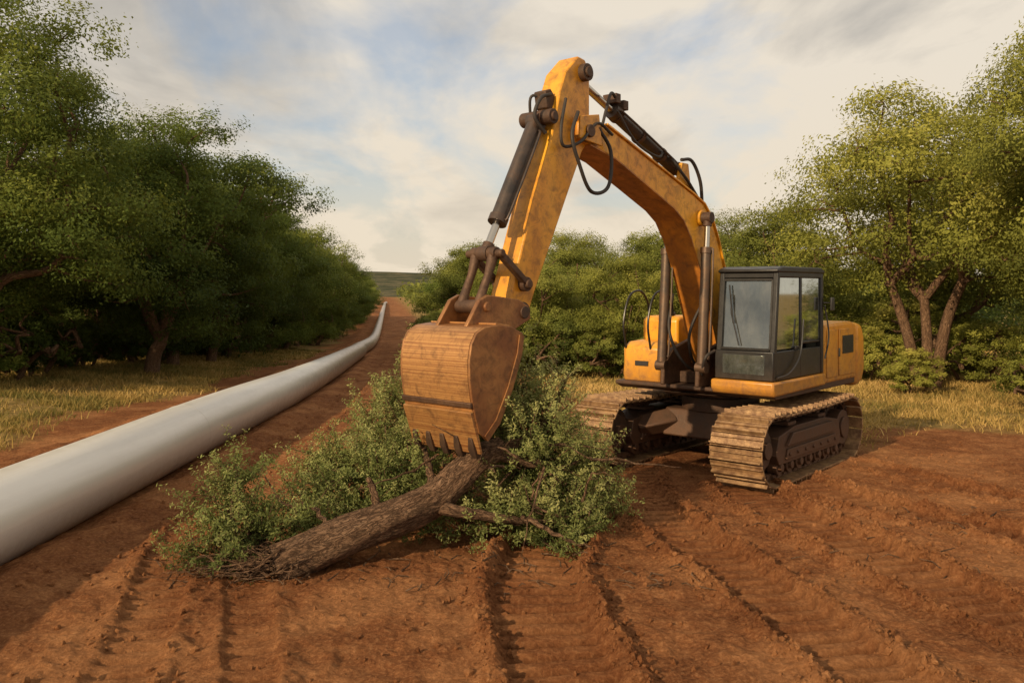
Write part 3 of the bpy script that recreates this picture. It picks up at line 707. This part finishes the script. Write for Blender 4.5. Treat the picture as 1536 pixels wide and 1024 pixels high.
# ------------------------------------------------------------ excavator
EX = bpy.data.objects.new('excavator', None); COL.objects.link(EX)
EX.location = (3.65, 14.94, 0.0); EX.rotation_euler = (0, 0, math.atan2(-.75, -.66))
EX['label'] = 'weathered yellow crawler excavator with bucket lowered onto fallen tree'; EX['category'] = 'excavator'
def track(ysign):
    T = bpy.data.objects.new('track', None); link(T, EX)
    yc = ysign*1.31; hw = .42
    r = .50; cz = .560; hx = 1.52
    per = 2*(2*hx)+2*math.pi*r; n = 46
    def at(s):
        s = s % per
        if s < 2*hx: return (-hx+s, cz-r), (0, -1)
        s -= 2*hx
        if s < math.pi*r:
            a = -math.pi/2+s/r; return (hx+r*math.cos(a), cz+r*math.sin(a)), (math.cos(a), math.sin(a))
        s -= math.pi*r
        if s < 2*hx:
            sag = -.035*math.sin(math.pi*s/(2*hx)); return (hx-s, cz+r+sag), (0, 1)
        s -= 2*hx; a = math.pi/2+s/r
        return (-hx+r*math.cos(a), cz+r*math.sin(a)), (math.cos(a), math.sin(a))
    mb = MB(); ch = MB()
    for i in range(n):
        s = i*per/n; (x, z), (nx_, nz_) = at(s); tx, tz = -nz_, nx_
        tw = rng.normal()*.004
        def q(a, h): return (x+tx*a+nx_*h, z+tz*a+nz_*h)
        L = per/n
        mb.prism([q(-L*.48, .0+tw), q(L*.48, .012+tw), q(L*.48, .04+tw), q(-L*.48, .03+tw)], yc-hw, yc+hw)
        for o_, hh_, wd_ in ((-.32, .095, .11), (.22, .065, .07)):
            mb.prism([q(L*(o_-wd_), .03), q(L*(o_+wd_), .03), q(L*(o_+wd_*.6), hh_), q(L*(o_-wd_*.6), hh_)], yc-hw+.01, yc+hw-.01)
        for ys_ in (-.13, .13):
            ch.prism([q(-L*.5, -.10), q(L*.4, -.11), q(L*.5, -.002), q(-L*.4, -.002)], yc+ys_-.035, yc+ys_+.035)
        (x2, z2), (a2, b2) = at(s+L/2)
        ch.cyl((x2-a2*.06, yc-.2, z2-b2*.06), (x2-a2*.06, yc+.2, z2-b2*.06), .03, 8)
    mb.obj('track_belt', M_track, T, .004, seg=1); ch.obj('track_chain', M_darksteel, T)
    fr = MB()
    fr.prism([(-1.25, .30), (1.2, .30), (1.3, .45), (1.2, .74), (.6, .84), (-.6, .84), (-1.2, .74), (-1.3, .45)], yc-.22, yc+.30)
    fr.prism([(-1.05, .36), (1.0, .36), (.95, .52), (-1.0, .52)], yc+.30, yc+.335)
    fr.prism([(-1.0, .58), (1.0, .58), (.8, .76), (-.8, .76)], yc+.30, yc+.36)
    fr.box(-.75, -.45, yc-.2, yc+.25, .84, .90); fr.box(.45, .75, yc-.2, yc+.25, .84, .90)
    for bx in np.linspace(-.95, .9, 7): fr.cyl((bx, yc+.33, .44), (bx, yc+.36, .44), .03, 8)
    fr.obj('side_frame', M_darksteel, T, .02)
    for nm, xx_, teeth in (('sprocket', -hx, 18), ('idler_wheel', hx, 0)):
        w_ = MB()
        if teeth:
            o_ = []
            for t_ in range(teeth*2):
                a = math.pi*t_/teeth; rr = .41 if t_ % 2 else .33
                o_ += [(xx_+rr*math.cos(a-.05), cz+rr*math.sin(a-.05)), (xx_+rr*math.cos(a+.05), cz+rr*math.sin(a+.05))]
            w_.prism(o_, yc-.05, yc+.05)
            w_.cyl((xx_, yc-.2, cz), (xx_, yc+.26, cz), .30, 28); w_.cyl((xx_, yc+.26, cz), (xx_, yc+.30, cz), .18, 24)
        else:
            w_.cyl((xx_, yc-.12, cz), (xx_, yc+.12, cz), .40, 36); w_.cyl((xx_, yc+.12, cz), (xx_, yc+.20, cz), .34, 36, .28); w_.cyl((xx_, yc+.2, cz), (xx_, yc+.28, cz), .13, 20)
        w_.obj(nm, M_darksteel, T, .008)
    for xr in np.linspace(-1.1, 1.1, 7):
        w_ = MB(); w_.cyl((xr, yc-.24, .25), (xr, yc-.1, .25), .12, 20); w_.cyl((xr, yc+.1, .25), (xr, yc+.26, .25), .12, 20); w_.cyl((xr, yc-.28, .25), (xr, yc+.31, .25), .06, 14)
        w_.obj('track_roller', M_darksteel, T, .006)
    for xr in (-.6, .6):
        w_ = MB(); w_.cyl((xr, yc-.15, .92), (xr, yc+.18, .92), .065, 18); w_.obj('carrier_roller', M_darksteel, T)
track(1); track(-1)
mb = MB()
mb.prism([(-.7, .45), (.7, .45), (.6, .92), (-.6, .92)], -.75, .75)
mb.tube([(.5, .6, .72), (.95, 1.1, .58)], [.22, .2], 4); mb.tube([(-.5, .6, .72), (-.95, 1.1, .58)], [.22, .2], 4)
mb.tube([(.5, -.6, .72), (.95, -1.1, .58)], [.22, .2], 4); mb.tube([(-.5, -.6, .72), (-.95, -1.1, .58)], [.22, .2], 4)
mb.obj('undercarriage', M_darksteel, EX, .03)
mb = MB(); mb.cyl((0, 0, .9), (0, 0, 1.14), .66, 40); mb.cyl((0, 0, 1.10), (0, 0, 1.26), .58, 40)
for a in np.arange(0, 6.28, .262): mb.cyl((.62*math.cos(a), .62*math.sin(a), 1.14), (.62*math.cos(a), .62*math.sin(a), 1.17), .02, 6)
mb.obj('slewing_ring', M_darksteel, EX, .01)
mb = MB(); mb.prism([(-2.3, 1.27), (1.05, 1.27), (1.22, 1.34), (1.22, 1.40), (-2.3, 1.40)], -1.38, 1.5)
mb.prism([(.9, 1.2), (1.15, 1.268), (.2, 1.268), (.2, 1.2)], -.5, .5)
mb.obj('deck', M_darksteel, EX, .015)
def panel(x0, x1, y, z0, z1, t=.02, side=1):
    b = MB(); b.box(x0, x1, min(y, y+side*t), max(y, y+side*t), z0, z1); return b
mb = MB(); mb.prism([(-.78, 1.36), (1.24, 1.33), (1.30, 1.42), (1.30, 1.56), (-.78, 1.56)], .50, 1.56); mb.obj('cab_skirt', M_yellow, EX, .035)
mb = MB(); mb.prism([(-2.32, 1.36), (-.80, 1.36), (-.80, 2.38), (-2.1, 2.40), (-2.32, 2.34)], .45, 1.52)
bodyside = mb.obj('side_body', M_yellow, EX, .05, seg=3)
panel(-1.36, -.88, 1.52, 1.46, 2.28).obj('access_door', M_yellow, bodyside, .012)
panel(-2.2, -1.44, 1.52, 1.46, 2.28).obj('access_door', M_yellow, bodyside, .012)
mb = MB()
for z in np.arange(1.86, 2.14, .035): mb.prism([(-2.08, z), (-1.60, z), (-1.60, z+.02), (-2.08, z+.02)], 1.549, 1.558)
mb.box(-2.1, -1.58, 1.541, 1.547, 1.84, 2.16)
mb.obj('vent', M_black, bodyside)
mb = MB(); mb.box(-1.42, -1.385, 1.54, 1.565, 1.8, 1.95); mb.obj('door_handle', M_black, bodyside, .005)
mb = MB(); out_ = [(-2.36, 1.18), (-2.72, 1.24), (-2.86, 1.5), (-2.84, 2.1), (-2.70, 2.34), (-2.36, 2.38)]
mb.prism(out_, -1.42, 1.50); mb.obj('counterweight', M_yellow, EX, .10, seg=4)
mb = MB(); mb.prism([(-2.3, 1.4), (-.75, 1.4), (-.75, 2.36), (-.95, 2.5), (-2.1, 2.5), (-2.3, 2.4)], -.78, .44); mb.obj('engine_hood', M_yellow, EX, .05)
mb = MB(); mb.cyl((-1.5, -.4, 2.45), (-1.5, -.4, 2.85), .055, 16); mb.tube(catmull([(-1.5, -.4, 2.8), (-1.5, -.4, 2.95), (-1.62, -.4, 3.02)], 5), .05, 14); mb.obj('exhaust_pipe', M_rust, EX)
mb = MB(); mb.prism([(-2.3, 1.4), (-.55, 1.4), (-.55, 2.35), (-2.3, 2.35)], -1.4, -.82); mb.obj('pump_housing', M_yellow, EX, .05)
mb = MB(); mb.prism([(-.52, 1.36), (.40, 1.36), (.40, 2.44), (.30, 2.50), (-.45, 2.50), (-.52, 2.44)], -1.34, -.62); ft_ = mb.obj('fuel_tank', M_yellow, EX, .06, seg=3)
mb = MB(); mb.cyl((0, -1.0, 2.5), (0, -1.0, 2.56), .09, 20); mb.obj('filler_cap', M_black, ft_, .01)
mb = MB(); mb.prism([(.44, 1.36), (1.02, 1.36), (1.06, 1.5), (1.0, 1.98), (.88, 2.06), (.44, 2.08)], -1.34, -.58); tb_ = mb.obj('tool_box', M_yellow, EX, .05, seg=3)
mb = MB(); mb.prism([(1.025, 1.66), (1.06, 1.66), (1.055, 1.74), (1.02, 1.74)], -1.08, -.82); mb.obj('slot', M_black, tb_)
mb = MB(); mb.box(.5, .98, -1.355, -1.34, 1.45, 1.95); mb.obj('hatch', M_yellow, tb_, .005)
for dy in (-1.30, -.80):
    mb = MB(); mb.tube(catmull([(1.0, dy, 1.95), (1.08, dy, 2.4), (.9, dy, 2.85), (.55, dy, 2.95), (.3, dy, 2.75), (.25, dy, 2.45)], 6), .02, 10); mb.obj('handrail', M_black, EX)
cab = bpy.data.objects.new('cab', None); link(cab, EX)
x0, x1, x1t, ya, yb, zb, zt = -.72, 1.24, 1.06, .55, 1.53, 1.57, 3.24
def fx(z): return x1+(x1t-x1)*(z-zb)/(zt-zb)
mb = MB()
for y in (ya+.04, yb-.04):
    mb.beam((x1-.04, y, zb), (x1t-.04, y, zt), .085); mb.beam((x0+.05, y, zb), (x0+.05, y, zt), .10)
    mb.beam((.18, y, zb), (.18, y, zt), .075)
    mb.beam((x0, y, zt-.03), (x1t, y, zt-.03), .09); mb.beam((x0, y, 2.12), (.18, y, 2.12), .05)
mb.box(x1-.10, x1+.005, ya, yb, zb, 2.02)
mb.beam((x0+.05, ya, zt-.03), (x0+.05, yb, zt-.03), .09); mb.beam((fx(zt)-.05, ya, zt-.04), (fx(zt)-.05, yb, zt-.04), .09)
mb.box(x0, x0+.06, ya, yb, zb, 2.1); mb.box(x0, x1-.1, yb-.05, yb-.005, zb, 2.02); mb.box(x0, x1-.1, ya+.005, ya+.05, zb, 2.1); mb.box(x0, x1-.05, ya+.05, yb-.05, zb, zb+.05)
mb.obj('cab_frame', M_black, cab, .015)
mb = MB(); mb.prism([(x0-.04, zt), (x1t+.04, zt), (x1t+.05, zt+.05), (x1t-.12, zt+.10), (x0+.1, zt+.10), (x0-.04, zt+.05)], ya-.02, yb+.02); mb.obj('roof', M_black, cab, .025, seg=3)
mb = MB(); mb.add([(fx(2.05)-.02, ya+.09, 2.05), (fx(2.05)-.02, yb-.09, 2.05), (fx(3.14)-.02, yb-.09, 3.14), (fx(3.14)-.02, ya+.09, 3.14)], [(0, 1, 2, 3)]); mb.obj('windshield', M_glass, cab, smooth=False)
mb = MB()
for (p, q) in (((2.05, ya+.08), (2.05, yb-.08)), ((3.13, ya+.08), (3.13, yb-.08))): mb.beam((fx(p[0]), p[1], p[0]), (fx(q[0]), q[1], q[0]), .035)
mb.beam((fx(2.05), ya+.08, 2.05), (fx(3.13), ya+.08, 3.13), .03); mb.beam((fx(2.05), yb-.08, 2.05), (fx(3.13), yb-.08, 3.13), .03)
mb.obj('window_frame', M_black, cab)
mb = MB(); mb.box(x1+.006, x1+.012, ya+.14, yb-.14, 1.66, 1.96); mb.obj('lower_front_window', M_glass, cab, .002)
mb = MB(); mb.tube([(fx(2.1)+.03, .95, 2.1), (fx(2.5)+.03, .8, 2.6), (fx(2.8)+.03, .78, 2.9)], .01, 6); mb.tube([(fx(2.5)+.025, .83, 2.45), (fx(3)+.025, .74, 3.05)], .012, 6); mb.obj('wiper', M_black, cab)
for y in (ya+.02, yb-.02):
    for a_, b_, zl in ((x0+.11, .14, 2.15), (.23, None, 2.05)):
        mb = MB()
        if b_ is None: mb.add([(a_, y, zl), (fx(zl)-.10, y, zl), (fx(3.16)-.10, y, 3.16), (a_, y, 3.16)], [(0, 1, 2, 3)])
        else: mb.add([(a_, y, zl), (b_, y, zl), (b_, y, 3.16), (a_, y, 3.16)], [(0, 1, 2, 3)])
        mb.obj('side_window', M_glass, cab, smooth=False)
mb = MB(); mb.add([(x0+.03, ya+.1, 2.1), (x0+.03, yb-.1, 2.1), (x0+.03, yb-.1, 3.15), (x0+.03, ya+.1, 3.15)], [(0, 1, 2, 3)]); mb.obj('rear_window', M_glass, cab, smooth=False)
mb = MB(); mb.box(-.35, .15, .80, 1.28, 1.65, 2.05); mb.prism([(-.42, 2.0), (-.25, 2.0), (-.38, 2.75), (-.52, 2.75)], .82, 1.26); mb.prism([(-.52, 2.78), (-.42, 2.78), (-.44, 2.98), (-.54, 2.98)], .93, 1.15); mb.obj('seat', M_rubber, cab, .04)
mb = MB(); mb.box(.0, .45, .66, .78, 1.62, 2.2); mb.box(.0, .45, 1.30, 1.40, 1.62, 2.2); mb.cyl((.4, .72, 2.2), (.45, .72, 2.42), .02, 8); mb.cyl((.4, 1.35, 2.2), (.45, 1.35, 2.42), .02, 8); mb.box(.75, .9, .62, .75, 1.62, 2.45); mb.obj('control_console', M_rubber, cab, .02)
mb = MB(); mb.tube(catmull([(1.15, yb+.02, 1.62), (.75, yb+.05, 1.68), (.35, yb+.05, 1.95), (.22, yb+.05, 2.5)], 7), .016, 8); mb.obj('grab_rail', M_black, cab)
mb = MB(); mb.tube(catmull([(x0-.03, yb+.02, 1.8), (x0-.1, yb+.06, 2.2), (x0-.03, yb+.02, 2.7)], 6), .014, 8); mb.obj('grab_rail', M_black, cab)
mb = MB(); mb.beam((x0, yb, 2.75), (x0-.10, yb+.12, 2.75), .02); mb.box(x0-.16, x0-.04, yb+.10, yb+.14, 2.62, 2.84); mb.obj('mirror', M_black, cab, .01)
mb = MB(); mb.box(.25, .45, yb, yb+.02, 2.03, 2.07); mb.obj('door_handle', M_black, cab)
# boom
mid_o = [(-.12, 1.72), (-.16, 2.05), (.02, 2.65), (.30, 3.30), (.54, 3.82), (.76, 4.16), (1.02, 4.38), (1.36, 4.51), (3.8, 5.28), (4.15, 5.34), (4.42, 5.24), (4.43, 5.0), (4.2, 4.96), (3.6, 4.84), (2.75, 4.53), (2.00, 4.25), (1.70, 4.08), (1.46, 3.80), (1.18, 3.32), (.90, 2.72), (.64, 2.10), (.52, 1.72), (.35, 1.55), (.05, 1.55)]
mb = MB(); mb.prism(mid_o, -.23, .23)
boom = mb.obj('boom', M_boom, EX, .022)
def strip(pts, y0, y1, t):
    b = MB(); P = np.array(pts); Tg = np.gradient(P, axis=0); Tg /= np.linalg.norm(Tg, axis=1)[:, None]
    Q = P+np.stack([-Tg[:, 1], Tg[:, 0]], -1)*t
    n = len(P); V = []
    for A_ in (P, Q):
        for yy_ in (y0, y1): V += [(a, yy_, c) for a, c in A_]
    F = []
    for i in range(n-1):
        F += [(i, i+1, n+i+1, n+i), (2*n+i, 3*n+i, 3*n+i+1, 2*n+i+1), (i, 2*n+i, 2*n+i+1, i+1), (n+i, n+i+1, 3*n+i+1, 3*n+i)]
    F += [(0, n, 3*n, 2*n), (n-1, 3*n-1, 4*n-1, 2*n-1)]
    b.add(V, F); return b
M_boom_shade = weathered('boom_paint_shaded', (.52, .19, .016), (.34, .115, .014), (.10, .04, .018), .42, 0, .6, (1, 1, .4), 2.0, .1, 30)  # darker copy of the boom paint, underside shade put into its colour
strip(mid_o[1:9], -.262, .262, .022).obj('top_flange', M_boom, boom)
strip(mid_o[12:22], -.262, .262, .022).obj('bottom_flange', M_boom_shade, boom)
for (x, z, r) in ((1.14, 4.14, .13), (4.28, 5.12, .14), (.2, 1.85, .2)):
    mb = MB(); mb.cyl((x, -.34, z), (x, .34, z), r*.62, 24); mb.cyl((x, -.29, z), (x, .29, z), r, 28); mb.obj('pivot_boss', M_rust if x > 4 else M_boom, boom, .01)
mb = MB(); brk = [(-.3, 1.41), (1.42, 1.41), (1.40, 1.75), (1.1, 2.0), (.45, 2.15), (-.25, 2.0)]
mb.prism(brk, .28, .36); mb.prism(brk, -.36, -.28); mb.box(-.7, .9, -.5, .42, 1.405, 1.60)
mb.obj('boom_bracket', M_rust, EX, .02)
for y in (-.18, .12):
    mb = MB(); mb.prism([(1.30, 4.44), (1.78, 4.60), (1.62, 5.0), (1.42, 5.0)], y, y+.06); mb.obj('cylinder_lug', M_boom, boom, .01)
# arm
arm_o = [(4.10, 5.96), (4.20, 6.12), (4.36, 6.14), (4.64, 5.88), (4.76, 5.60), (4.96, 4.9), (5.30, 4.12), (5.74, 2.92), (5.74, 2.66), (5.60, 2.54), (5.44, 2.60), (5.28, 2.95), (4.62, 4.20), (4.27, 4.85), (4.10, 5.05)]
mb = MB(); mb.prism(arm_o, -.17, .17); arm = mb.obj('arm', M_boom, EX, .02)
for y in (-.30, .27):
    mb = MB(); mb.prism([(3.98, 4.95), (4.50, 5.0), (4.48, 5.3), (4.05, 5.38)], y, y+.03); mb.obj('arm_lug', M_boom, arm, .01)
for (x, z, r) in ((4.25, 5.93, .12), (5.0, 5.22, .10), (5.60, 2.70, .13), (5.52, 3.05, .09)):
    mb = MB(); mb.cyl((x, -.26, z), (x, .26, z), r, 24); mb.cyl((x, -.29, z), (x, .29, z), r*.6, 18); mb.obj('pivot_pin', M_darksteel, arm, .008)
def hyd(name, p0, p1, rb, rr_, frac, y, matb=None):
    C_ = bpy.data.objects.new(name, None); link(C_, EX)
    p0 = np.array([p0[0], y, p0[1]]); p1 = np.array([p1[0], y, p1[1]])
    d = p1-p0; m_ = p0+d*frac; u = d/np.linalg.norm(d)
    b = MB(); b.tube([p0, p0+u*.06, p0+u*.061, m_-u*.10, m_-u*.099, m_], [rb*.8, rb*.8, rb, rb, rb*1.18, rb*1.18], 24)
    b.cyl(p0-np.array([0, .09, 0]), p0+np.array([0, .09, 0]), rb*1.05, 18)
    b.tube(catmull([p0+u*.15+np.array([0, rb*1.2, 0]), p0+u*.3+np.array([0, rb*1.5, 0]), m_-u*.15+np.array([0, rb*1.5, 0]), m_-u*.05+np.array([0, rb, 0])], 4), .018, 8)
    b.obj('barrel', matb or M_cyl, C_, .004)
    b = MB(); b.cyl(m_, p1, rr_, 20); b.obj('rod', M_chrome, C_)
    b = MB(); b.cyl(p1-np.array([0, .08, 0]), p1+np.array([0, .08, 0]), rr_*1.9, 18); b.tube([p1-u*.14, p1], rr_*1.5, 16); b.obj('rod_eye', M_darksteel, C_, .004)
M_bcyl = weathered('boom_cylinder_steel', (.075, .055, .042), (.12, .078, .05), (.13, .065, .035), .36, .5, .5, (1, 1, 1), 5, .1, 30)
hyd('boom_cylinder', (1.34, 1.72), (1.14, 4.14), .082, .048, .80, .37, M_bcyl)
hyd('boom_cylinder', (1.34, 1.72), (1.14, 4.14), .082, .048, .80, -.37, M_bcyl)
hyd('arm_cylinder', (1.55, 4.92), (4.25, 5.93), .10, .055, .66, 0)
hyd('bucket_cylinder', (5.06, 5.16), (6.02, 3.42), .105, .05, .78, 0)
mb = MB()
for y in (-.24, .24): mb.beam((5.52, y, 3.05), (6.02, y, 3.42), .085)
mb.cyl((6.02, -.3, 3.42), (6.02, .3, 3.42), .05, 16); mb.cyl((5.52, -.3, 3.05), (5.52, .3, 3.05), .06, 16); mb.obj('rocker_link', M_rust, EX, .015)
mb = MB()
for y in (-.14, .14): mb.tube([(6.02, y, 3.42), (6.12, y, 3.15), (6.22, y, 2.95), (6.28, y, 2.78)], [.075, .05, .055, .08], 12)
mb.cyl((6.02, -.2, 3.42), (6.02, .2, 3.42), .08, 16); mb.cyl((6.28, -.2, 2.78), (6.28, .2, 2.78), .08, 16); mb.obj('push_link', M_rust, EX, .01)
# bucket
HWB = .54
bo = [(5.98, 2.47), (6.18, 2.55), (6.42, 2.58), (6.64, 2.56), (6.77, 2.50), (6.85, 2.38), (6.885, 2.20), (6.88, 1.98), (6.845, 1.77), (6.79, 1.56), (6.73, 1.38)]
side = bo+[(6.60, 1.28), (6.40, 1.46), (6.18, 1.84), (6.02, 2.22)]
BK = strip(bo, -HWB, HWB, -.05).obj('bucket', M_bucket, EX)
for sg in (-1, 1):
    a_, b_ = sorted((sg*(HWB+.002), sg*(HWB+.036)))
    mb = MB(); mb.prism(side, a_, b_); mb.obj('side_plate', M_bside, BK, .008)
    a_, b_ = sorted((sg*(HWB+.038), sg*(HWB+.055)))
    strip([(6.60, 1.28), (6.40, 1.46), (6.18, 1.84), (6.02, 2.22), (5.98, 2.44)], a_, b_, -.08).obj('side_cutter', M_bside, BK)
strip(bo[1:3], -HWB, HWB, .02).obj('wear_strip', M_bucket, BK, .004)
strip([(6.84, 1.735), (6.825, 1.68)], -HWB-.03, HWB+.03, .035).obj('wear_strip', M_rust, BK, .006)
lip0 = np.array([6.815, 1.63]); lip1 = np.array([6.67, 1.14]); d = (lip1-lip0)/np.linalg.norm(lip1-lip0); nn_ = np.array([-d[1], d[0]])
mb = MB(); q = [lip0+nn_*.045, lip0-nn_*.02, lip1-nn_*.012, lip1+nn_*.018]; mb.prism([tuple(p) for p in q], -HWB-.02, HWB+.02); mb.obj('cutting_edge', M_bucket, BK, .006)
for y in np.linspace(-.46, .46, 5):
    s0 = lip1-d*.20; s1 = lip1+d*.06+np.array([.005, 0])
    mb = MB(); V = []
    for (c_, w_, t_) in ((s0, .030, .045), (lip1-d*.06, .050, .06), (s1, .044, .026)):
        for sy, st_ in ((-1, -1), (1, -1), (1, 1), (-1, 1)):
            p = c_+nn_*t_*st_; V.append((p[0], y+w_*sy, p[1]))
    F = [(0, 1, 2, 3), (8, 11, 10, 9)]
    for L_ in (0, 4):
        for j in range(4): F.append((L_+j, L_+4+j, L_+4+(j+1) % 4, L_+(j+1) % 4))
    mb.add(V, F); mb.obj('tooth', M_tooth, BK, .008)
for y in (-.27, .21):
    mb = MB(); mb.prism([(5.47, 2.62), (5.52, 2.78), (5.7, 2.86), (6.25, 2.92), (6.40, 2.86), (6.62, 2.555), (6.3, 2.55), (5.98, 2.45), (5.75, 2.50)], y, y+.06)
    mb.cyl((6.28, y-.03, 2.78), (6.28, y+.09, 2.78), .06, 16); mb.obj('mounting_ear', M_bside, BK, .012)
def hose(pts, r=.022):
    b = MB(); b.tube(catmull(pts, 8), r, 10); b.obj('hose', M_rubber, EX)
hose([(4.5, .27, 5.35), (4.72, .34, 5.0), (4.60, .36, 4.65), (4.3, .34, 4.30), (3.9, .34, 4.40), (3.78, .30, 4.9), (4.05, .28, 5.2)], .026)
hose([(4.7, .22, 5.5), (4.9, .30, 5.1), (4.85, .30, 4.85), (4.5, .32, 4.95), (4.1, .3, 5.25), (3.7, .27, 5.15)])
hose([(4.85, .1, 5.55), (5.12, .14, 5.45), (5.22, .12, 5.2), (5.05, .16, 5.0)], .025)
hose([(3.25, .05, 5.72), (3.55, .15, 5.78), (3.75, .2, 5.5), (3.9, .24, 5.25)])
hose([(1.6, .15, 5.05), (1.35, .2, 5.05), (1.08, .2, 4.75), (.92, .15, 4.35)], .028)
hose([(1.8, -.1, 5.1), (1.5, -.2, 5.12), (1.18, -.15, 4.85), (.96, -.1, 4.38)], .028)
hose([(1.9, .12, 5.06), (1.75, .22, 4.85), (1.5, .22, 4.7), (1.05, .18, 4.42)], .025)
hose([(2.1, .12, 5.12), (2.4, .2, 5.0), (3.0, .2, 5.15), (3.4, .15, 5.55)], .02)
hose([(4.9, .0, 5.5), (5.02, -.12, 5.5), (5.0, -.16, 5.0), (5.45, -.14, 4.3), (5.75, -.12, 3.8)], .02)
for y in (-.12, -.04, .04, .12):
    hose([(1.02, y, 4.42), (.70, y, 4.17), (.45, y, 3.80), (.22, y, 3.28), (-.06, y, 2.65), (-.26, y, 2.0), (-.3, y, 1.65)], .022)
hose([(1.25, .55, 2.0), (1.45, .5, 1.9), (1.3, .35, 1.6), (.9, .2, 1.5)], .025)
hose([(1.1, -.3, 2.9), (1.35, -.22, 2.3), (1.3, .0, 1.8), (.8, .1, 1.55)], .025)
hose([(1.15, .3, 2.8), (1.32, .15, 2.3), (1.2, .1, 1.9), (.8, .05, 1.6)], .025)
for x, z in ((2.0, 5.09), (2.6, 5.31), (3.2, 5.54)):
    mb = MB(); mb.cyl((x-.03, 0, z-.01), (x+.03, 0, z+.01), .125, 20); mb.obj('hose_clamp', M_rust, EX, .008)
for x, z in ((3.12, 5.66), (3.32, 5.73)):
    mb = MB(); mb.box(x-.06, x+.06, -.12, .12, z-.05, z+.09); mb.obj('valve_block', M_rust, EX, .01)
mb = MB(); mb.prism([(4.74, 5.30), (4.94, 5.36), (4.98, 5.58), (4.86, 5.62), (4.74, 5.5)], -.10, .10); mb.obj('valve_block', M_darksteel, arm, .015)
